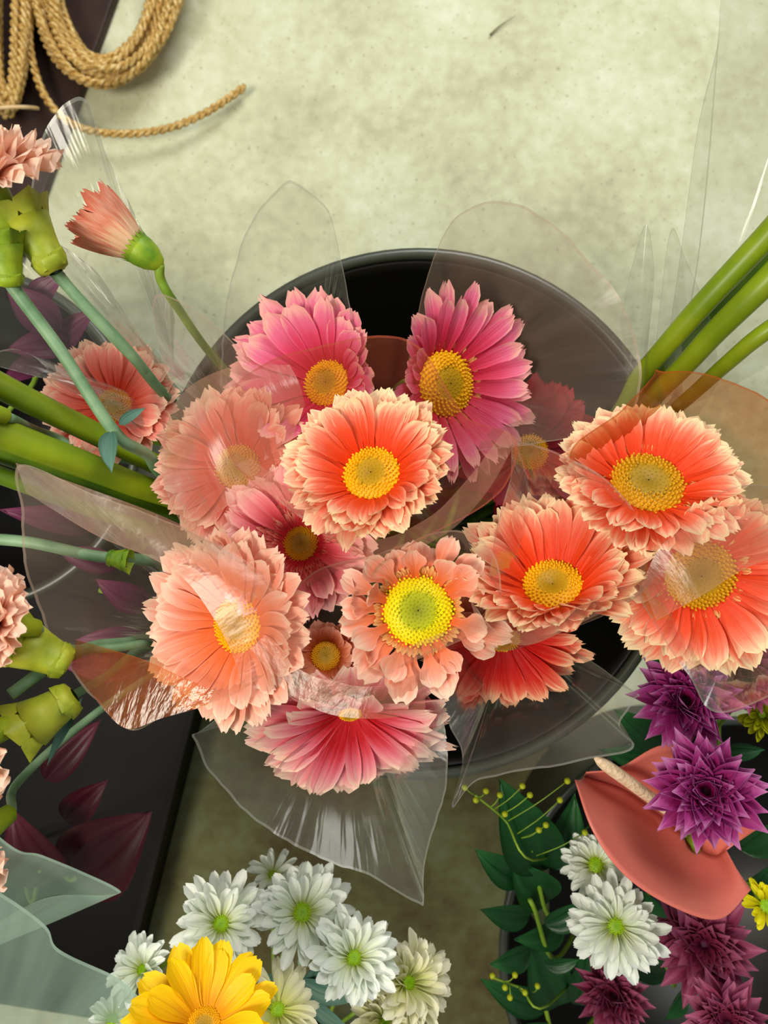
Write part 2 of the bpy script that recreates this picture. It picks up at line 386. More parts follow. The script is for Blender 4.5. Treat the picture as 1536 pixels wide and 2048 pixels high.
o = rope_mesh(path).build('rope_coil', M['rope'])
tag(o, 'wide coil of straw rope with a loose end trailing on the floor', 'rope', 'coils of straw rope')
path = []
for k in range(13):
    q0 = (k * .618) % 1; q1 = ((k + 1) * .618) % 1
    for i in range(seg):
        t = i / seg; a = math.pi / 2 + 2 * math.pi * t; qq = lerp(q0, q1, smooth(t))
        x = 14 + lerp(10, 60, qq) * math.cos(a); y = -70 - lerp(250, 318, qq) * math.sin(a)
        path.append(P(x, y, CZ - (.022 + .05 * k / 13) - .004 * math.sin(4 * a)))
rc = rope_mesh(catmull(path, len(path) * 2)).build('rope_coil', M['rope'])
tag(rc, 'narrow tied hank of straw rope at the upper left corner', 'rope', 'coils of straw rope')
mb = MB(); tube(mb, catmull([P(-50, 222, .93), P(-10, 217, .905), P(30, 214, .9), P(62, 215, .92), P(76, 217, .95)], 20), .0022, 6); 
b = mb.build('tie_band', M['tie'], rc)

# ------------------------------------------------------------------ flowers
def frame_for(pos, tx, ty, spin=0):
    z = (Vector((0, 0, CZ)) - pos).normalized()
    n = (z + Vector((tx, ty, 0))).normalized()
    x = Vector((0, 1, 0)).cross(n).normalized(); y = n.cross(x)
    m = Matrix((x, y, n)).transposed()
    return m @ Matrix.Rotation(spin, 3, 'Z'), n

def petal(mb, az, r0, L, W, e0, e1, z0=0, tip='round', cup=.25, rnd=0, twist=0, rows=9, cols=7, side=0, curl=0, jag=.05):
    ca, sa = math.cos(az), math.sin(az); r, z = r0, z0; R = []
    rg = random.Random(int(rnd * 1e6)); jg = [rg.uniform(-1, 1) * jag for _ in range(cols)]
    for i in range(rows):
        s = i / (rows - 1)
        el = lerp(e0, e1, s) + curl * s ** 4
        if i: r += math.cos(el) * L / (rows - 1); z += math.sin(el) * L / (rows - 1)
        if tip == 'round': wd = (.42 + .58 * smooth(s / .62)) * (max(0, 1 - (max(0, s - .72) / .295) ** 2.6)) ** .5
        elif tip == 'point': wd = (.5 + .5 * smooth(s / .45)) * (1 - smooth((s - .58) / .46)) + .03
        elif tip == 'fan': wd = .18 + .82 * smooth(s / .9)
        elif tip == 'leaf': wd = math.sin(math.pi * min(1, s ** .75)) * 1.0 + .02
        elif tip == 'spoon': wd = (.28 + .2 * s + .6 * smooth((s - .4) / .3)) * (math.sqrt(max(0, 1 - (max(0, s - .76) / .27) ** 2)))
        row = []
        for j in range(cols):
            u = j / (cols - 1) * 2 - 1
            off = u * wd * W / 2
            h = cup * W * (u * u) * wd - .05 * W * math.cos(u * math.pi * 2.5) * wd + twist * off * s
            lr = L * jg[j] * max(0, s - .75) * 4 * (1 - abs(u) ** 3 * .3)
            er = Vector((math.cos(el), math.sin(el)));
            rr = r + er.x * lr - math.sin(el) * h; zz = z + er.y * lr + math.cos(el) * h
            tx_ = off + side * L * s * s
            row.append(mb.vert((rr * ca - tx_ * sa, rr * sa + tx_ * ca, zz), (u + 1) / 2, s, rnd))
        R.append(row)
    mb.grid(R)

def disc(mb, rd, dome=.35, n=240, dimple=.4, size=1.0, zb=0):
    rows = []
    def h(q): return zb + rd * dome * ((1 - q ** 2.2) - dimple * math.exp(-(q / .38) ** 2)) 
    for i in range(9):
        q = max(.02, i / 8)
        rows.append([mb.vert((rd * q * math.cos(a), rd * q * math.sin(a), h(q) if i < 8 else h(1) - rd * .25), .5, q, .5)
                     for a in [2 * math.pi * k / 28 for k in range(28)]])
    mb.grid(list(reversed(rows)), True)
    ga = math.pi * (3 - math.sqrt(5))
    for k in range(n):
        q = math.sqrt((k + .5) / n); a = k * ga
        s = rd / math.sqrt(n) * 1.05 * size * (.55 if q < .45 else 1.0) ; c = Vector((rd * q * math.cos(a), rd * q * math.sin(a), h(q)))
        hh = s * (.7 if q < .45 else random.uniform(1.0, 1.7)); out = Vector((math.cos(a), math.sin(a), 0)) * s * .6 * q
        rn = random.random(); b = [mb.vert(c + Vector((s * .8 * math.cos(t), s * .8 * math.sin(t), -s * .2)), .5, q - .1, rn) for t in (0.3, 1.87, 3.44, 5.01)]
        m = [mb.vert(c + out * .6 + Vector((s * .6 * math.cos(t), s * .6 * math.sin(t), hh * .7)), .5, q, rn) for t in (0.3, 1.87, 3.44, 5.01)]
        tp = mb.vert(c + out + Vector((0, 0, hh)), .5, min(1, q + .06), rn)
        for i in range(4):
            j = (i + 1) % 4; mb.f.append((b[i], b[j], m[j], m[i])); mb.f.append((m[i], m[j], tp))

def stem_to(e, n, pos, base, rad, mat, via=None, name='stem', start=.006):
    inv = e.matrix_world.inverted()
    p0 = pos - n * start
    if via: pts = [p0] + via + [base]
    else:
        c1 = p0 - n * .05 - Vector((0, 0, .03)); c2 = base.lerp(p0, .35); c2.z = lerp(base.z, p0.z, .45)
        pts = [p0, c1, c2, base]
    path = [inv @ p for p in catmull(pts, 30)]
    mb = MB(); tube(mb, path, lambda t: rad * (1 - .1 * t), 10)
    return mb.build(name, mat, e)

bk = random.Random(11)
def bbase(k=None):      # a spot at the foot of the main bucket, not far from the others
    a = bk.uniform(0, 6.28); r = bk.uniform(.01, .10)
    return Vector((BC.x + r * math.cos(a), BC.y + r * math.sin(a), .012))

def gerbera(label, px, py, d, tx, ty, Rpx, rdpx, mat, dmat='disc_gold', n=38, e0=.55, e1=.12, group='gerberas in the black bucket', fringe=None, seed=1,
            wf=.26, keep=None, jit=.1, tip='round', layers=2, dome=.35, name='gerbera', cat='flower', stemr=.0032, base=None, ndisc=260, via=None, cup=.14, lenv=.1, curlv=.25, dimple=.4, short=None, fr_len=.3, calyx=True, jag=.05):
    random.seed(seed)
    pos = P(px, py, d); Rm, nn = frame_for(pos, tx, ty, random.random())
    R = Rpx / F * d; rd = rdpx / F * d
    e = empty(name, pos, Rm); tag(e, label, cat, group)
    mb = MB()
    for l in range(layers):
        nl = n if l == 0 else int(n * (.8 if l == 1 else .65))
        for k in range(nl):
            az = 2 * math.pi * (k + .5 * l + random.uniform(-jit, jit) * 2) / nl
            if keep and not keep(math.atan2(*(Rm @ Vector((math.cos(az), math.sin(az), 0))).yx), l): continue
            rr = rd * .8; LL = (R - rr) * (1 - .12 * l) * (1 + random.uniform(-lenv, lenv * .6))
            if short:
                wa = math.atan2(*(Rm @ Vector((math.cos(az), math.sin(az), 0))).yx); da = abs((wa - short[0] + math.pi) % (2 * math.pi) - math.pi)
                LL *= lerp(short[2], 1, smooth(da / short[1]))
            petal(mb, az, rr, LL, R * wf * random.uniform(.85, 1.12), e0 + .16 * l + random.uniform(-1, 1) * jit, e1 + .2 * l + random.uniform(-1, 1) * jit * 1.4,
                  z0=.0006 * l, cup=cup * random.uniform(.5, 1.5), rnd=random.random(), twist=random.uniform(-.3, .3), side=random.uniform(-.06, .06), tip=tip,
                  curl=random.choice((0, 0, 1)) * random.uniform(-1, 1) * curlv, jag=jag)
    mb.build('ray_petals', M[mat], e)
    mb = MB(); disc(mb, rd, dome, ndisc, dimple); mb.build('disc', M[dmat], e)
    if fringe:
        mb = MB()
        rings = 2 if fr_len < .5 else 4
        for l in range(rings):
            nf = 54
            for k in range(nf):
                az = 2 * math.pi * (k + .5 * l + random.uniform(-.3, .3)) / nf; rl = rd * (1 + .22 * l if rings > 2 else .95)
                petal(mb, az, rl, rd * fr_len * random.uniform(.7, 1.2) * (.7 if rings > 2 else 1), rd * (.13 if rings < 3 else .2), 1.0 - .1 * l, .5, z0=rd * .02 + max(0, rl - rd) * .55, tip='round', cup=.4, rnd=random.random(), rows=5, cols=4)
        mb.build('inner_florets', M[fringe], e)
    if calyx:
        mb = MB(); lathe(mb, [(.0005, -.012), (rd * .35, -.011), (rd * .75, -.006), (rd * .95, -.0005), (rd * .5, .0002)], 24)
        mb.build('calyx', M['calyx'], e)
    stem_to(e, nn, pos, base or bbase(), stemr, M['stem'], via=via, start=.010)
    return e

gerbera('coral orange gerbera with a big golden disc, highest and central in the bouquet', 744, 950, .425, -.22, .48, 182, 66, 'coral', 'disc_gold', n=40, e0=.75, e1=.28, fringe='fringe_cream', seed=3, jit=.13, curlv=.8)
gerbera('bright pink gerbera behind the tall rounded film tongue at upper left', 655, 768, .485, -.42, .34, 208, 54, 'pink', 'disc_gold', n=22, e0=.62, e1=.38, seed=8, wf=.26, jit=.08, layers=2, fringe='fringe_rose', short=(.25, 1.6, .38))
gerbera('bright pink gerbera facing right with an oval golden disc beside the dark bucket opening', 888, 768, .485, .68, .06, 205, 72, 'pink', 'disc_gold', n=24, e0=.5, e1=.3, seed=9, wf=.19, dimple=.1, fringe='fringe_cream', jit=.08, short=(2.9, 1.3, .35))
gerbera('salmon gerbera half hidden by film left of the central coral gerbera', 478, 935, .475, -.3, .12, 168, 52, 'salmon', 'disc_olive', n=30, e0=.4, e1=.15, seed=12, jit=.14)
gerbera('rose pink gerbera with a ring of red florets around a small olive disc', 603, 1088, .45, -.28, .22, 178, 40, 'pinkring', 'disc_olive', n=26, e0=.35, e1=.2, seed=14, fringe='fringe_rose', fr_len=1.0, dimple=.7, wf=.3)
gerbera('pale salmon gerbera facing left with an oval golden disc', 478, 1250, .435, -.62, -.12, 205, 62, 'corallight', 'disc_gold', n=30, e0=.5, e1=.2, seed=17, wf=.27, fringe='fringe_cream', dimple=.25)
gerbera('pale gerbera with curled spoon petals and a bright yellow green disc', 836, 1222, .425, .02, .05, 178, 76, 'corallight', 'disc_yellow', n=20, e0=.35, e1=.2, seed=23, wf=.3, jit=.35, fringe='fringe_cream', curlv=1.3, ndisc=320, lenv=.2, tip='spoon', short=(1.6, 1.2, .7))
gerbera('deep coral gerbera with tall upper petals forming a cup round a wide disc', 1105, 1172, .435, -.02, .85, 206, 68, 'coral', 'disc_gold', n=34, e0=.75, e1=.5, seed=25, fringe='fringe_cream', jit=.12, dimple=.7, curlv=.5, short=(-1.57, 1.3, .72))
gerbera('coral gerbera with a large olive gold disc nearest the film with painted orange reflections', 1293, 970, .44, .30, .72, 192, 80, 'coral', 'disc_olive', n=34, e0=.4, e1=.18, seed=27, jit=.13, fringe='fringe_cream')
gerbera('coral gerbera at the right edge with cream tipped petals above the purple chrysanthemums', 1398, 1148, .43, .30, -.26, 208, 78, 'coral', 'disc_olive', n=30, e0=.4, e1=.05, seed=31, fringe='fringe_cream', wf=.27, short=(2.3, 1.7, .45))
gerbera('two-tone pink gerbera facing downward inside the lowest pointed film sleeve', 700, 1425, .46, .05, -1.15, 212, 28, 'bottompink', 'disc_gold', n=24, e0=.42, e1=.1, seed=35, wf=.30, jit=.08)
gerbera('scarlet gerbera facing downward in the sleeve between the pink gerbera and anthurium', 1005, 1275, .475, .04, -.95, 172, 40, 'red', 'disc_gold', n=18, e0=.4, e1=.15, seed=38, wf=.28)
gerbera('faded salmon gerbera lying low behind grey green stems at far left', 228, 812, .50, -.25, .35, 138, 40, 'salmon', 'disc_olive', n=24, e0=.4, e1=.2, seed=41, wf=.3)
gerbera('small bronze gerbera wrapped in film below the rose pink gerbera', 652, 1312, .43, -.1, .05, 84, 34, 'bronze', 'disc_olive', n=14, e0=.9, e1=.6, seed=43, wf=.45)
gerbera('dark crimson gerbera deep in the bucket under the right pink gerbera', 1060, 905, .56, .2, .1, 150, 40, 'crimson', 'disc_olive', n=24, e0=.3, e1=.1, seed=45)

# pale peach half-open gerbera seen from the side
pos = P(296, 512, .455)
nn = Vector((-.76, .52, .20)).normalized(); x = Vector((0, 0, 1)).cross(nn).normalized(); y = nn.cross(x)
Rm = Matrix((x, y, nn)).transposed()
e = empty('gerbera', pos, Rm); tag(e, 'half-open peach gerbera seen from the side with its green calyx', 'flower', 'gerberas in the black bucket')
random.seed(4); mb = MB(); s = .455 / F
for l in range(3):
    for k in range(17):
        az = 2 * math.pi * (k + .5 * l + random.uniform(-.2, .2)) / 17
        petal(mb, az, 16 * s - l * 3 * s, (142 - 14 * l) * s * random.uniform(.88, 1.05), 34 * s, 1.0 + .12 * l, 1.30 + .1 * l, z0=8 * s, cup=.3, rnd=random.random(), jag=.06)
mb.build('ray_petals', M['peach'], e)
mb = MB(); lathe(mb, [(4 * s, -34 * s), (14 * s, -28 * s), (26 * s, -8 * s), (31 * s, 12 * s), (32 * s, 30 * s), (29 * s, 34 * s), (12 * s, 20 * s)], 24)
for k in range(20):
    petal(mb, 2 * math.pi * k / 20, 27 * s, 34 * s, 11 * s, 1.3, 1.25, z0=6 * s, tip='point', cup=.1, rnd=.3, rows=5, cols=4)
mb.build('calyx', M['calyx'], e)
stem_to(e, nn, pos, bbase(), .0030, M['stem'], via=[P(322, 560, .462), P(352, 610, .475), P(450, 740, .54), P(620, 900, .68)], start=.008)

# ------------------------------------------------------------------ carnations
def carnation(label, px, py, d, tx, ty, Rpx, mat, via, base, seed, nrm=None, stemr=.0028):
    random.seed(seed); pos = P(px, py, d)
    Rm, nn = frame_for(pos, tx, ty, 0)
    if nrm:
        nn = Vector(nrm).normalized(); x = Vector((0, 0, 1)).cross(nn).normalized(); y = nn.cross(x); Rm = Matrix((x, y, nn)).transposed()
    R = Rpx / F * d
    e = empty('carnation', pos, Rm); tag(e, label, 'flower', 'carnations along the left edge')
    mb = MB()
    for l in range(6):
        nl = [12, 12, 10, 9, 7, 5][l]
        for k in range(nl):
            az = 2 * math.pi * (k + .5 * l + random.uniform(-.25, .25)) / nl; rnd = random.random()
            L = R * lerp(1.0, .72, l / 5); e0 = lerp(.75, 1.35, l / 5); e1 = lerp(-.25, 1.1, l / 5)
            b0 = len(mb.v)
            petal(mb, az, R * .06, L, R * .85, e0, e1, z0=0, tip='fan', cup=.05, rnd=rnd, rows=9, cols=15, jag=.05)
            for i in range(b0, len(mb.v)):     # ruffles
                u, v = mb.uv[i]; a = (u - .5) * 15 + rnd * 9
                x_, y_, z_ = mb.v[i]; am = R * .10 * v ** 2
                mb.v[i] = (x_ + am * math.sin(a) * .5 * math.cos(az), y_ + am * math.sin(a) * .5 * math.sin(az), z_ + am * math.sin(a))
    mb.build('ruffled_petals', M[mat], e)
    mb = MB(); r = R * .22
    lathe(mb, [(r * .35, -R * .85), (r * .8, -R * .78), (r * 1.0, -R * .4), (r * 1.05, 0), (r * 1.25, R * .1), (r * .8, R * .05)], 20)
    mb.build('calyx', M['calyx'], e)
    stem_to(e, nn, pos, base, stemr, M['stem_grey'], via=via, start=R * .8)
    return e
carnation('peach carnation at upper left with its calyx and stem showing', -14, 388, .40, 0, 0, 142, 'carnation', [P(92, 505, .425), P(125, 560, .43), P(262, 710, .46), P(420, 860, .56)], bbase(), 51, nrm=(-.22, .8, .55), stemr=.0036)
carnation('cream carnation whose edge shows beside the yellow green stalks', -56, 812, .40, 0, 0, 90, 'carnationcream', [P(100, 870, .47), P(300, 930, .54)], bbase(), 53, nrm=(-.6, .2, .75))
carnation('peach carnation at the left edge above the lime green calyx', 2, 1246, .39, 0, 0, 104, 'carnation', [P(100, 1295, .44), P(270, 1290, .45), P(450, 1240, .55)], bbase(), 55, nrm=(-.5, .25, .8))
carnation('peach carnation low on the left edge below the lime green calyx', -42, 1480, .39, 0, 0, 116, 'carnation', [P(60, 1440, .44), P(200, 1360, .47), P(430, 1230, .56)], bbase(), 57, nrm=(-.5, -.2, .8))
carnation('pale peach carnation lowest on the left edge above the frosted wrap', -50, 1680, .42, 0, 0, 108, 'carnation', [P(40, 1560, .48), P(200, 1420, .52), P(430, 1260, .6)], bbase(), 59, nrm=(-.4, -.3, .8))

# carnation buds and leafy stems without open flowers
def budstem(label, pts, rad, mat, budr=0, leaves=(), buds=(), group='grey green stems crossing the left side', cat='flower bud', base=None):
    p0 = P(*pts[0]); e = empty('carnation_bud_spray', p0); tag(e, label, cat, group)
    w = [P(*p) for p in pts] + [base or bbase()]
    mb = MB(); tube(mb, [q - p0 for q in catmull(w, 50)], lambda t: rad, 10); mb.build('stem', M[mat], e)
    for (a, b, wd, bend) in leaves:
        A = P(*a); Bv = P(*b); dirv = (Bv - A); L = dirv.length; mb = MB(); petal(mb, 0, 0, L, wd, bend, -bend, tip='leaf', cup=.3, rnd=.4, rows=11)
        X = dirv.normalized(); Z = Vector((0, 0, 1)); Y = Z.cross(X).normalized(); Z = X.cross(Y)
        mm = Matrix((X, Y, Z)).transposed()
        mb.v = [tuple(mm @ Vector(v) + A - p0) for v in mb.v]; mb.build('leaf', M['leafblue'] if mat == 'stem_grey' else M['leaf'], e)
    for (a, b, r) in buds:
        A = P(*a); Bv = P(*b); X = (Bv - A).normalized(); L = (Bv - A).length
        Y = X.orthogonal().normalized(); Z = X.cross(Y); mm = Matrix((Y, Z, X)).transposed(); mb = MB()
        lathe(mb, [(r * .3, 0), (r * .62, L * .04), (r * .74, L * .16), (r * .66, L * .2), (r * .78, L * .45), (r * .98, L * .72), (r * .8, L * .74), (r * .1, L * .7)], 20)
        for k in range(5): petal(mb, k * 1.2566, r * .9, L * .36, r * 1.25, 1.35, .9, z0=L * .66, tip='point', cup=.25, rnd=.2, rows=7, cols=5)
        for k in range(4): petal(mb, k * 1.57 + .4, r * .62, L * .22, r * 1.1, 1.3, 1.1, z0=L * .03, tip='point', cup=.25, rnd=.2, rows=6, cols=5)
        mb.v = [tuple(mm @ Vector(v) + A - p0) for v in mb.v]; mb.build('bud', M['calyx' if r < .012 else 'calyx_pale'], e)
    return e
budstem('long grey green stem with paired leaves crossing the faded salmon gerbera', [(-10, 500, .41), (20, 565, .412), (120, 700, .425), (228, 862, .44), (288, 905, .46), (430, 980, .55)], .0037, 'stem_grey',
        leaves=[((222, 862, .437), (222, 945, .43), .011, .3), ((238, 850, .437), (292, 815, .44), .006, .4)], buds=[((22, 575, .41), (0, 455, .40), .0105)])
budstem('pale grey green stem behind the film at the left with a small bud', [(-60, 1075, .45), (60, 1085, .45), (190, 1112, .455), (300, 1120, .47), (430, 1130, .55)], .0036, 'stem_grey', buds=[((215, 1115, .45), (262, 1122, .45), .007)])
budstem('short stem with lime green calyxes left of the film fold with painted salmon reflections', [(20, 1390, .41), (90, 1340, .42), (180, 1295, .44), (280, 1280, .47), (430, 1240, .55)], .0034, 'stem_grey',
        buds=[((140, 1330, .42), (10, 1270, .41), .0145), ((150, 1390, .42), (30, 1470, .41), .0145)],
        leaves=[((165, 1395, .43), (92, 1532, .42), .006, .3)])
budstem('bright green carnation calyx and side stem under the upper left carnation', [(-20, 400, .43), (60, 470, .425), (110, 545, .43), (255, 700, .455), (330, 790, .5), (450, 900, .58)], .0034, 'stem_grey',
        buds=[((112, 545, .42), (28, 400, .41), .0135)])

def stalk(label, pts, r0, mat, group, base=None):
    w = [P(*p) for p in pts]; p0 = w[0].copy(); w.append(base or bbase())
    mb = MB(); n = 44; path = [q - p0 for q in catmull(w, n)]
    tube(mb, path, lambda t: r0 * (1 - .35 * t), 12)
    for i, v in enumerate(mb.v):   # shallow ribs
        pass
    o = mb.build('flower_stalk', M[mat]); o.location = p0; return tag(o, label, 'stalk', group)
gl = 'thick stalks leaning out at the left'; gr = 'thick stalks leaning out at the right'
stalk('uppermost thick yellow green stalk at the left edge below the salmon gerbera', [(-140, 690, .41), (0, 772, .43), (200, 872, .465), (330, 936, .50), (520, 1010, .58)], .0085, 'stalk', gl)
stalk('widest thick yellow green stalk in the middle of the left bundle', [(-140, 808, .40), (0, 866, .42), (170, 930, .45), (320, 986, .49), (520, 1040, .58)], .0098, 'stalk', gl)
stalk('thick dark green stalk tucked between the two widest left stalks', [(-140, 850, .43), (0, 905, .45), (170, 965, .48), (320, 1015, .52), (520, 1060, .6)], .0072, 'stalk_dark', gl)
stalk('lowest thick dark green stalk in the left bundle above the film band', [(-140, 905, .43), (0, 950, .44), (160, 1010, .465), (330, 1065, .50), (520, 1080, .6)], .006, 'stalk_dark', gl)
stalk('uppermost thick green stalk rising to the right edge', [(1660, 330, .42), (1536, 470, .44), (1400, 615, .47), (1290, 740, .51), (1150, 900, .6)], .0082, 'stalk', gr)
stalk('second thick green stalk at the right edge, beside the uppermost', [(1680, 410, .42), (1536, 560, .44), (1430, 665, .47), (1330, 770, .51), (1150, 930, .62)], .0085, 'stalk', gr)
stalk('darker green stalk lying under the two upper right stalks', [(1660, 360, .47), (1500, 545, .49), (1390, 670, .52), (1300, 770, .55), (1130, 920, .64)], .0078, 'stalk_dark', gr)
stalk('lowest thin green stalk at the right edge above the film with painted orange reflections', [(1700, 560, .43), (1536, 660, .45), (1450, 730, .475), (1360, 810, .51), (1180, 960, .62)], .0058, 'stalk', gr)

# ------------------------------------------------------------------ chrysanthemums and daisies
G2 = 'white daisy chrysanthemums at the bottom'; G3 = 'purple chrysanthemums at lower right'
def daisy(label, px, py, d, tx, ty, R, rd, mat, dmat, seed, base, group, n=20, layers=3, **k):
    return gerbera(label, px, py, d, tx, ty, R, rd, mat, dmat, n=n, seed=seed, base=base, group=group, layers=layers, stemr=.0018, ndisc=90,
                   name=k.pop('name', 'daisy_chrysanthemum'), **{**dict(e0=.55, e1=.1, wf=.25, cup=.5, jag=.03, jit=.16, lenv=.2, dome=.3, dimple=.1), **k})
def b3(i): return Vector((B3.x + .06 * math.cos(i * 1.7), B3.y + .05 + .05 * math.sin(i * 1.7), .05))
def b2(i): return Vector((B2.x + .08 * math.cos(i * 1.7), B2.y + .08 * math.sin(i * 1.7), .02))
daisy('white daisy with a green centre directly behind the yellow gerbera', 442, 1848, .52, 0, .15, 100, 22, 'white', 'disc_green', 61, b3(1), G2)
daisy('white daisy with a green centre nearest the pointed film tip', 604, 1826, .53, .05, .2, 100, 24, 'white', 'disc_green', 62, b3(2), G2, e0=.4)
daisy('small white daisy turned away above the other white daisies', 545, 1750, .56, .1, .6, 52, 10, 'white', 'disc_green', 63, b3(3), G2, n=12, layers=2)
daisy('creamy white daisy with a green centre right of the yellow gerbera', 708, 1916, .51, .05, .1, 96, 21, 'white', 'disc_green', 64, b3(4), G2)
daisy('greenish cream daisy facing right at the end of the white cluster', 815, 1965, .52, .6, .0, 92, 20, 'cream', 'disc_green', 65, b3(5), G2)
daisy('white daisy facing left beside the yellow gerbera', 285, 1940, .53, -.6, .3, 70, 14, 'white', 'disc_green', 66, b3(6), G2, n=14)
daisy('white daisy cut by the lower edge left of the yellow gerbera', 225, 2040, .52, -.2, .2, 52, 14, 'white', 'disc_green', 67, b3(7), G2, n=12, layers=2)
daisy('pale blush daisy just right of the yellow gerbera petals', 555, 2020, .50, .1, .2, 88, 18, 'cream', 'disc_green', 68, b3(8), G2, n=14, layers=2)
daisy('half-hidden creamy daisy at the lower edge under the white cluster', 770, 2040, .54, .2, .1, 74, 14, 'cream', 'disc_green', 69, b3(9), G2)
gerbera('bright yellow gerbera at the lower edge among white daisies', 408, 2052, .44, -.05, .28, 158, 38, 'yellow', 'disc_gold', n=17, e0=.55, e1=.25, seed=70, wf=.32, base=b3(0), layers=2, jit=.2, group='yellow blooms along the lower edge', jag=.03)
daisy('white daisy with a green centre tucked behind the anthurium edge', 1192, 1730, .56, -.1, .1, 72, 20, 'white', 'disc_green', 71, b2(1), G2)
daisy('large creamy white daisy hanging below the anthurium', 1232, 1852, .53, 0, -.15, 98, 22, 'white', 'disc_green', 72, b2(2), G2, e1=-.1)
daisy('purple chrysanthemum directly under the right edge coral gerbera', 1372, 1402, .50, .05, .15, 112, 12, 'purple', 'disc_plum', 73, b2(3), G3, n=17, layers=6, tip='point', wf=.34, e0=.35, e1=.1, name='chrysanthemum')
daisy('vivid purple chrysanthemum lying over the anthurium', 1412, 1582, .46, .02, .05, 122, 12, 'purple', 'disc_plum', 74, b2(4), G3, n=17, layers=6, tip='point', wf=.34, e0=.32, e1=.05, name='chrysanthemum')
daisy('dusky mauve chrysanthemum with long lower petals below the anthurium', 1408, 1888, .56, 0, -.1, 116, 12, 'mauve', 'disc_plum', 75, b2(5), G3, n=16, layers=5, tip='point', wf=.28, e0=.2, e1=.0, name='chrysanthemum')
daisy('dark mauve chrysanthemum below the large creamy daisy', 1228, 1992, .60, -.1, .1, 84, 10, 'mauve', 'disc_plum', 76, b2(6), G3, n=16, layers=6, tip='point', wf=.3, e0=.3, e1=.2, name='chrysanthemum')
daisy('mauve chrysanthemum cut by the lower right edge', 1456, 2048, .52, 0, .1, 96, 10, 'mauve', 'disc_plum', 77, b2(7), G3, n=16, layers=5, tip='point', wf=.3, e0=.3, e1=.1, name='chrysanthemum')
daisy('faded mauve chrysanthemum seen through film at the right edge', 1490, 1345, .53, .1, .1, 92, 10, 'mauve', 'disc_plum', 78, b2(8), G3, n=16, layers=5, tip='point', wf=.3, e0=.3, e1=.1, name='chrysanthemum')
daisy('lime yellow button chrysanthemum at the right edge', 1524, 1430, .53, .1, 0, 52, 10, 'lime', 'disc_green', 79, b2(9), 'yellow blooms along the lower edge', n=14, layers=4, name='button_chrysanthemum')
daisy('lemon yellow chrysanthemum at the right edge beside the anthurium tip', 1532, 1812, .50, .1, 0, 54, 16, 'lemon', 'disc_green', 80, b2(10), 'yellow blooms along the lower edge', n=10, layers=3, name='button_chrysanthemum', lenv=.4)

# ------------------------------------------------------------------ lofted sheets
def loft(mb, curves, nu, nv, wob=0, seed=0, sc=30):
    cs = [catmull([P(*p) for p in c], nu) for c in curves]
    rows = []
    cols = [catmull([c[i] for c in cs], nv) for i in range(nu)]
    for j in range(nv):
        row = []
        for i in range(nu):
            p = cols[i][j]
            if wob:
                p = p + Vector((0, 0, wob * noise.noise(p * sc + Vector((seed * 7.3, 0, 0)))))
            row.append(mb.vert(p, i / (nu - 1), j / (nv - 1), .5))
        rows.append(row)
    mb.grid(rows)
# anthurium
e = empty('anthurium', P(1400, 1760, .52)); tag(e, 'pink anthurium with folded glossy spathe and cream spadix under a purple chrysanthemum', 'flower')
mb = MB()
crease = [(1168, 1552, .515), (1250, 1580, .53), (1330, 1640, .535), (1400, 1700, .53), (1430, 1712, .525), (1452, 1700, .515)]
mid = [(1160, 1560, .50), (1222, 1640, .492), (1300, 1712, .49), (1390, 1770, .49), (1450, 1775, .49), (1478, 1745, .495)]
outer = [(1150, 1560, .495), (1186, 1662, .472), (1252, 1752, .462), (1350, 1815, .462), (1440, 1838, .470), (1502, 1780, .485)]
loft(mb, [crease, mid, outer], 36, 14)
o = mb.build('spathe', M['spathe'], e, solid=.0009)
mb = MB()
far = [(1172, 1545, .505), (1240, 1535, .50), (1330, 1490, .495), (1430, 1520, .492), (1500, 1600, .495), (1512, 1660, .50)]
loft(mb, [[(x, y, dd + .0006) for x, y, dd in crease], [((a[0] + b[0]) / 2, (a[1] + b[1]) / 2, (a[2] + b[2]) / 2 + .004) for a, b in zip(crease, far)], far], 36, 12)
o2 = mb.build('spathe_lobe', M['spathe'], e, solid=.0009); o2['label'] = 'deep red far lobe of the spathe'
loc = e.location
for q in (o, o2):
    for v in q.data.vertices: v.co -= loc
mb = MB(); tube(mb, [p - loc for p in catmull([P(1338, 1622, .512), P(1260, 1565, .494), P(1190, 1516, .484)], 16)], lambda t: .0042 * (math.sqrt(max(.02, 1 - max(0, t - .75) ** 2 * 15)) if t > .75 else 1), 14)
mb.build('spadix', M['spadix'], e)
mb = MB(); tube(mb, [p - loc for p in catmull([P(1375, 1668, .530), P(1390, 1720, .56), b2(3)], 20)], .003, 8); mb.build('stem', M['stem'], e)

# leaves
def leaf_spray(label, stempts, leaves, mat, cat='foliage', group=None, base=None, name='foliage_spray', smat='stem', sr=.002):
    w = [P(*p) for p in stempts]; p0 = w[0].copy()
    e = empty(name, p0); tag(e, label, cat, group)
    mb = MB(); tube(mb, [q - p0 for q in catmull(w + ([base] if base else []), 24)], sr, 8); mb.build('stem', M[smat], e)
    for i, (a, b, wd, bend) in enumerate(leaves):
        mb = MB()
        A = P(*a); Bv = P(*b); L = (Bv - A).length; m2 = MB()
        petal(m2, 0, 0, L, wd * L, bend, -bend, tip='leaf', cup=.22, rnd=(i * .37) % 1, rows=13, cols=9)
        X = (Bv - A).normalized(); Y = Vector((0, 0, 1)).cross(X).normalized(); Z = X.cross(Y); mm = Matrix((X, Y, Z)).transposed()
        off = len(mb.v)
        for v, uv, r in zip(m2.v, m2.uv, m2.r): mb.vert(mm @ Vector(v) + A - p0, uv[0], uv[1], r)
        mb.f += [tuple(k + off for k in f) for f in m2.f]
        mb.build('leaf', M[mat], e)
    return e
GF = 'dark green foliage at lower right'
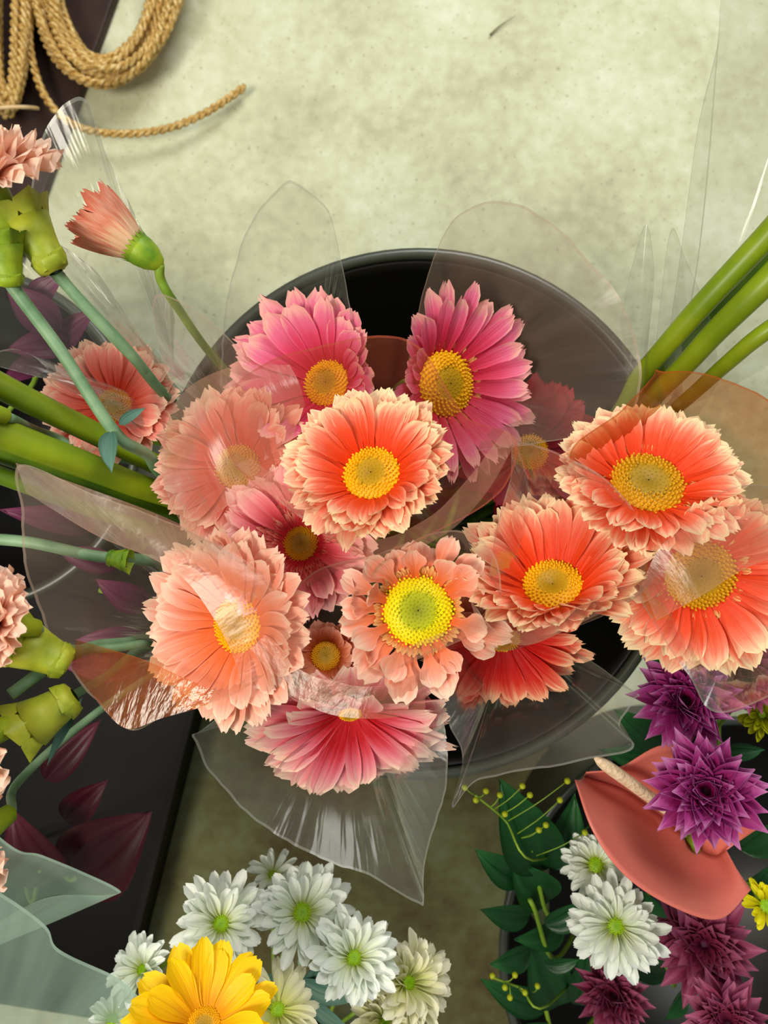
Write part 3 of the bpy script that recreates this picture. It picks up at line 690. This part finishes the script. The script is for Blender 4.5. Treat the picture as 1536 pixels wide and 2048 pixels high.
leaf_spray('large dark green leaf spray left of the anthurium', [(1060, 1700, .60), (1150, 1850, .66)], [((1090, 1740, .61), (1000, 1560, .585), .5, .3), ((1100, 1800, .62), (1020, 1720, .60), .6, .3), ((1110, 1740, .61), (1150, 1590, .6), .45, .2), ((1130, 1850, .64), (1030, 1880, .62), .5, .3)], 'leaf', group=GF, base=b2(11))
leaf_spray('dark green leaf spray between the creamy daisy and mauve chrysanthemum', [(1300, 1840, .62), (1350, 1950, .68)], [((1350, 1930, .64), (1290, 1790, .61), .5, .3), ((1340, 1930, .64), (1240, 1930, .63), .5, .3), ((1370, 1980, .65), (1330, 2040, .63), .5, .2)], 'leaf', group=GF, base=b2(12))
leaf_spray('dark green leaf spray behind the two purple chrysanthemums', [(1300, 1480, .60), (1400, 1700, .68)], [((1340, 1400, .60), (1310, 1275, .585), .5, .3), ((1350, 1400, .60), (1440, 1290, .585), .5, .3), ((1330, 1520, .61), (1200, 1500, .6), .4, .3), ((1340, 1500, .6), (1230, 1420, .59), .45, .3), ((1450, 1500, .6), (1530, 1500, .59), .5, .3), ((1480, 1700, .62), (1560, 1640, .6), .6, .3), ((1480, 1800, .64), (1560, 1720, .62), .6, .3)], 'leaf', group=GF, base=b2(13))
leaf_spray('low dark green leaf spray at the lower edge left of the mauve chrysanthemum', [(1080, 1990, .66), (1150, 2080, .7)], [((1100, 2010, .67), (960, 1960, .66), .4, .3), ((1120, 2010, .67), (1060, 1870, .65), .5, .3), ((1110, 2060, .67), (960, 2080, .66), .5, .3), ((1160, 2010, .66), (1180, 1880, .65), .5, .3)], 'leaf', group=GF, base=b2(14))
leaf_spray('grey green leaves under the white daisy cluster', [(600, 1920, .57), (620, 2100, .62)], [((600, 1960, .57), (720, 2000, .56), .35, .3), ((600, 1950, .57), (500, 1960, .56), .4, .3), ((610, 1980, .575), (660, 1900, .56), .3, .3), ((620, 2000, .57), (700, 2060, .56), .35, .3)], 'leafblue', base=b3(11), smat='stem_grey')
GB = 'burgundy foliage on the left side'
ct = Vector((P(60, 1700, .95).x, P(60, 1700, .95).y, .02))
leaf_spray('glossy burgundy leaves in the dark crate beside the olive board', [(180, 1680, .66), (140, 1760, .72)], [((150, 1750, .67), (300, 1625, .655), .75, .3), ((130, 1640, .68), (215, 1560, .67), .5, .3)], 'burgundy', group=GB, base=ct)
leaf_spray('dark plum leaf at left above the frosted wrap', [(80, 1740, .64), (60, 1800, .7)], [((120, 1760, .65), (20, 1620, .63), .6, .3), ((90, 1560, .66), (200, 1440, .66), .4, .3)], 'burgundy', group=GB, base=ct + Vector((-.03, .0, 0)))
leaf_spray('plum coloured leaves at left beneath the upper grey green stems', [(90, 640, .5), (70, 760, .56), (20, 860, .62)], [((120, 660, .5), (10, 570, .48), .6, .3), ((60, 620, .5), (130, 545, .49), .5, .2), ((140, 690, .51), (10, 700, .49), .5, .3), ((100, 720, .52), (0, 770, .5), .45, .3), ((120, 700, .52), (190, 620, .5), .45, .3)], 'plum', group=GB, base=Vector((B4.x, B4.y, .02)))
leaf_spray('burgundy leaves behind the film left of the pale salmon gerbera', [(200, 1180, .53), (300, 1200, .57), (420, 1180, .62)], [((300, 1210, .54), (190, 1160, .52), .5, .3), ((290, 1270, .54), (150, 1280, .53), .35, .3), ((240, 1130, .54), (110, 1100, .53), .4, .3), ((200, 1050, .53), (0, 1020, .5), .3, .3), ((280, 1330, .54), (120, 1330, .52), .4, .3)], 'plum', group=GB, base=bbase())

leaf_spray('dark green leaf spray at the left rim of the bucket under the anthurium', [(1060, 1800, .60), (1130, 1900, .68)], [((1050, 1760, .61), (950, 1700, .60), .5, .3), ((1060, 1830, .62), (960, 1820, .61), .5, .3), ((1090, 1850, .61), (1180, 1800, .60), .5, .3), ((1060, 1900, .63), (980, 1930, .62), .6, .3), ((1090, 1930, .63), (1160, 1920, .62), .5, .3)], 'leaf', group=GF, base=b2(16))
def sprig(label, pts, buds, base):
    w = [P(*p) for p in pts]; p0 = w[0].copy(); e = empty('flower_sprig', p0); tag(e, label, 'sprig', 'budded sprigs in the dark foliage')
    mb = MB(); tube(mb, [q - p0 for q in catmull(w + [base], 20)], .0009, 6)
    for (x, y, dd) in buds:
        b = P(x, y, dd); near = min(catmull(w, 20), key=lambda q: (q - b).length)
        tube(mb, [q - p0 for q in catmull([near, near.lerp(b, .5) + Vector((0, 0, .003)), b], 6)], .0005, 5)
    mb.build('stem', M['stem'], e)
    for (x, y, dd) in buds:
        mb = MB(); r = .0024
        tube(mb, [Vector((0, 0, r * t)) for t in (-1, -.8, -.3, .3, .8, 1)], lambda t: r * max(.2, math.sin(math.pi * (.08 + .84 * t))), 10)
        o = mb.build('bud', M['bud'], e); o.location = P(x, y, dd) - p0
sprig('sprig of tiny yellow green buds under the bucket rim', [(950, 1590, .56), (1010, 1640, .57), (1080, 1720, .58)],
      [(930, 1575, .56), (972, 1582, .56), (952, 1600, .56), (1010, 1628, .565), (1045, 1572, .56), (1092, 1650, .57), (1078, 1660, .57), (1135, 1562, .56), (1170, 1665, .565), (1060, 1590, .56), (1120, 1600, .57), (1000, 1590, .565)], b2(20))
sprig('sprig of tiny green buds at the lower edge', [(985, 1955, .60), (1040, 1975, .61), (1110, 2000, .62)],
      [(985, 1952, .60), (1010, 1975, .6), (1030, 1950, .6), (1050, 1985, .6), (1075, 1972, .61), (1020, 1995, .6)], b2(21))

# ------------------------------------------------------------------ cellophane sleeves
GS = 'clear film sleeves around the gerberas'
def sleeve(label, rim, base, br, closed=False, mat='film', seed=0, wob=.006, group=GS, dd=0, v0=0.0, bulge=.06, nu=None, pw=.75, folds=()):
    rp = [P(x, y, z + dd) for x, y, z in rim]
    nu = nu or len(rim) * 9
    rc_ = catmull(rp, nu, closed)
    B = P(*base); e = empty('film_sleeve', B); 
    mb = MB(); nv = 26; rows = []
    cen = sum(rc_, Vector()) / len(rc_)
    L = 0
    us = [0]
    for a, b in zip(rc_, rc_[1:]): L += (b - a).length; us.append(L)
    for j in range(nv):
        v = j / (nv - 1); row = []
        for i in range(nu):
            R_ = rc_[i]; dr = Vector((R_.x - B.x, R_.y - B.y, 0)); dn = dr.normalized()
            b0 = B + dn * br
            p = b0.lerp(R_, v)
            # film rises steeply first, then opens out
            p = p + Vector((0, 0, (v ** pw - v) * (R_.z - B.z))) - dn * bulge * math.sin(math.pi * v) * .35
            u = us[i]
            wv = noise.noise(Vector((u * 40, v * 1.1, seed * 5.1))) + .6 * noise.noise(Vector((u * 110, v * 1.8, seed * 3.3)))
            fall = smooth(v * 1.2) if v < .8 else 1.0
            edge = 1.0 if closed else min(1, min(i, nu - 1 - i) / 4)
            p = p + (dn * .8 + Vector((0, 0, .8))) * wob * wv * fall * edge * (1 - .75 * smooth((v - .86) / .14))
            row.append(mb.vert(p - B, u * 4, v, .5))
        rows.append(row)
    mb.grid(rows, closed)
    o = mb.build('film_sleeve', M[mat]); o.location = B
    bpy.data.objects.remove(e)
    for fi, curves in enumerate(folds):
        fm = 'filmfold'
        if isinstance(curves, tuple): fm, curves = curves
        m2 = MB(); loft(m2, curves, 60, 14, wob=.004, seed=seed * 3 + fi, sc=14)
        for i, v in enumerate(m2.v): m2.v[i] = tuple(Vector(v) - B)
        m2.build('folded_edge', M[fm], o)
    return tag(o, label, 'wrapping', group)

sleeve('clear film sleeve around the central coral gerbera', [(640, 692, .43), (760, 671, .425), (845, 700, .425), (930, 830, .42), (1030, 878, .42), (1000, 985, .42), (860, 1070, .422), (738, 1113, .425), (600, 1030, .43), (470, 930, .44), (450, 800, .44), (540, 722, .435)], (755, 950, .60), .02, True, seed=1, wob=.003, mat='filmreflrose', folds=[[[(470,930,.41),(600,1035,.40),(738,1120,.395),(880,1075,.392),(970,990,.392),(1036,878,.395)],[(500,915,.408),(610,1000,.396),(735,1078,.388),(850,1040,.388),(930,965,.388),(1010,860,.394)]]])
sleeve('tall rounded tongue of clear film behind the left pink gerbera', [(440, 770, .50), (452, 610, .49), (490, 470, .475), (560, 372, .465), (600, 370, .463), (655, 420, .463), (682, 520, .465), (702, 620, .467), (722, 735, .47)], (650, 800, .62), .02, seed=2)
sleeve('large rounded clear film flap right of the pink gerbera over the bucket opening', [(815, 730, .49), (840, 610, .475), (872, 500, .465), (925, 425, .46), (1010, 403, .455), (1095, 440, .455), (1180, 520, .455), (1245, 610, .455), (1280, 710, .46), (1268, 815, .465), (1190, 862, .47), (1080, 886, .475), (930, 905, .48)], (880, 800, .60), .02, seed=3, wob=.005, mat='filmwarm')
sleeve('rounded film corner at left overlapping the bucket rim', [(500, 720, .475), (430, 650, .465), (365, 605, .46), (318, 588, .455), (306, 612, .455), (315, 680, .455), (338, 755, .455), (400, 800, .46), (440, 880, .47)], (510, 880, .56), .015, seed=4, wob=.002, mat='filmwarm', folds=[[[(318,900,.45),(360,790,.445),(460,735,.44),(580,730,.44)],[(330,980,.45),(410,880,.43),(500,810,.43),(600,770,.435)],[(370,1065,.45),(470,1000,.435),(560,920,.435),(610,810,.44)]]])
sleeve('wide creased film sleeve around the pale salmon gerbera reaching the left edge', [(575, 1290, .415), (560, 1200, .41), (470, 1110, .405), (330, 1040, .405), (190, 990, .41), (40, 930, .42), (45, 1040, .43), (58, 1170, .43), (140, 1340, .425), (248, 1456, .42), (330, 1432, .418), (412, 1410, .415), (500, 1370, .41)], (500, 1250, .58), .02, True, seed=5, wob=.008, mat='filmwarm', folds=[[[(30,925,.41),(200,985,.40),(330,1035,.395),(460,1100,.39),(560,1180,.388),(604,1260,.39),(560,1372,.395)],[(40,955,.41),(200,1030,.40),(320,1080,.392),(420,1130,.386),(500,1200,.384),(530,1290,.386),(525,1385,.39)],[(50,985,.412),(190,1070,.402),(300,1115,.394),(370,1160,.388),(430,1240,.386),(470,1320,.388),(490,1400,.393)]], ('filmreflorange', [[(140,1340,.424),(190,1400,.422),(250,1457,.419),(330,1434,.417),(414,1411,.414)],[(150,1280,.43),(220,1300,.43),(290,1320,.425),(360,1350,.42),(430,1380,.415)]])])
sleeve('film sleeve around the gerbera with the bright yellow green disc', [(960, 1262, .415), (820, 1322, .412), (680, 1392, .415), (560, 1385, .42), (540, 1270, .425), (620, 1150, .425), (760, 1105, .425), (900, 1060, .42), (985, 1100, .415), (1000, 1200, .412)], (820, 1230, .58), .02, True, seed=6, wob=.003, mat='filmwarm', folds=[[[(500,1300,.405),(590,1395,.40),(690,1395,.398),(820,1326,.395),(962,1264,.395)],[(530,1270,.405),(600,1340,.40),(690,1360,.396),(800,1300,.392),(950,1240,.392)]], [[(540,1360,.415),(640,1420,.41),(740,1435,.405),(850,1425,.41)],[(590,1300,.42),(670,1360,.41),(760,1370,.405),(850,1340,.41)]]])
sleeve('film sleeve around the deep coral cup-shaped gerbera', [(985, 1292, .42), (1130, 1262, .42), (1282, 1186, .42), (1312, 1090, .42), (1200, 950, .42), (1040, 885, .425), (1020, 960, .42), (985, 1100, .42)], (1090, 1160, .58), .02, True, seed=7, wob=.003, folds=[[[(960,1268,.40),(1050,1292,.396),(1135,1262,.393),(1284,1186,.392)],[(940,1200,.405),(1000,1262,.398),(1100,1240,.393),(1260,1165,.392)]]])
sleeve('film sleeve with painted orange reflections rising to a corner behind the coral gerbera with olive gold disc', [(1150, 950, .43), (1150, 890, .43), (1230, 830, .435), (1302, 756, .435), (1311, 739, .435), (1328, 742, .435), (1430, 752, .435), (1540, 800, .43), (1700, 900, .42), (1640, 1090, .42), (1420, 1100, .43), (1220, 1060, .43)], (1290, 960, .58), .02, True, seed=8, wob=.005, mat='filmreflorange')
sleeve('film sleeve around the right edge gerbera hanging over purple chrysanthemums', [(1278, 1172, .42), (1310, 1250, .415), (1375, 1350, .415), (1432, 1425, .415), (1560, 1385, .41), (1740, 1300, .41), (1720, 1050, .41), (1500, 970, .415), (1330, 1060, .42)], (1400, 1130, .58), .02, True, seed=9, wob=.004, folds=[[[(1275,1178,.40),(1330,1080,.392),(1450,1020,.39),(1620,980,.39)],[(1290,1190,.40),(1370,1130,.388),(1480,1080,.386),(1640,1040,.388)],[(1310,1240,.40),(1400,1190,.386),(1500,1130,.385),(1640,1090,.388)]]])
sleeve('wide pointed film sleeve below the two-tone pink gerbera, hanging over the board', [(480, 1400, .45), (400, 1462, .45), (383, 1470, .45), (389, 1486, .45), (425, 1550, .45), (510, 1640, .45), (620, 1708, .45), (740, 1752, .45), (834, 1808, .45), (847, 1814, .45), (848, 1796, .45), (848, 1730, .445), (880, 1620, .44), (897, 1505, .435), (862, 1400, .43), (790, 1330, .435)], (700, 1330, .58), .02, seed=10, wob=.006, nu=132)
sleeve('film sleeve around the scarlet gerbera with a corner over the bucket rim', [(880, 1310, .46), (868, 1345, .455), (895, 1440, .45), (925, 1520, .45), (904, 1616, .45), (960, 1560, .46), (1120, 1530, .46), (1262, 1498, .455), (1240, 1450, .452), (1268, 1402, .45), (1280, 1391, .45), (1264, 1380, .45), (1180, 1320, .452), (1090, 1268, .46)], (1000, 1240, .60), .02, seed=11, wob=.005, nu=132)
sleeve('clear film sleeve around the half-open peach gerbera against the pale floor', [(350, 640, .50), (330, 560, .48), (270, 430, .47), (215, 315, .465), (165, 195, .46), (90, 260, .47), (60, 420, .48), (100, 560, .50), (200, 700, .52)], (380, 800, .58), .02, seed=12, wob=.004)
sleeve('tall clear film sheet rising along the right side past the top edge', [(1330, 720, .50), (1365, 480, .48), (1395, 260, .465), (1435, 90, .455), (1462, -60, .45), (1620, -120, .45), (1740, 120, .46), (1760, 420, .48), (1700, 640, .50)], (1330, 840, .60), .02, seed=13, wob=.005)
sleeve('narrow pointed film spike beside the right stalks', [(1240, 640, .50), (1262, 540, .49), (1292, 448, .485), (1308, 540, .485), (1300, 650, .49), (1285, 790, .50)], (1230, 860, .57), .015, seed=14, wob=.002)
sleeve('pointed film flap between the narrow spike and the right stalks', [(1310, 700, .50), (1340, 465, .48), (1372, 520, .478), (1420, 640, .485), (1440, 760, .50)], (1340, 850, .57), .015, seed=15, wob=.002)
sleeve('crinkled film sleeve over the plum leaves at upper left', [(320, 720, .47), (250, 640, .465), (190, 540, .46), (80, 470, .46), (-80, 440, .46), (-90, 700, .46), (40, 700, .47), (130, 770, .475), (260, 860, .48)], (420, 850, .56), .015, seed=16, wob=.010)
sleeve('frosted blue green wrap with a blunt tip at lower left', [(-120, 1560, .54), (20, 1690, .53), (90, 1712, .53), (232, 1775, .53), (215, 1790, .535), (80, 1800, .54), (-90, 1900, .55)], (-200, 1950, .64), .015, mat='filmfrost', seed=17, wob=.003, group='frosted wraps in the lower left corner')
sleeve('large frosted blue green wrap filling the lower left corner', [(-150, 1700, .50), (0, 1785, .50), (90, 1850, .50), (120, 1900, .50), (240, 1960, .505), (300, 2040, .51), (260, 2160, .52)], (-60, 2300, .62), .02, mat='filmfrost', seed=18, wob=.006, group='frosted wraps in the lower left corner')
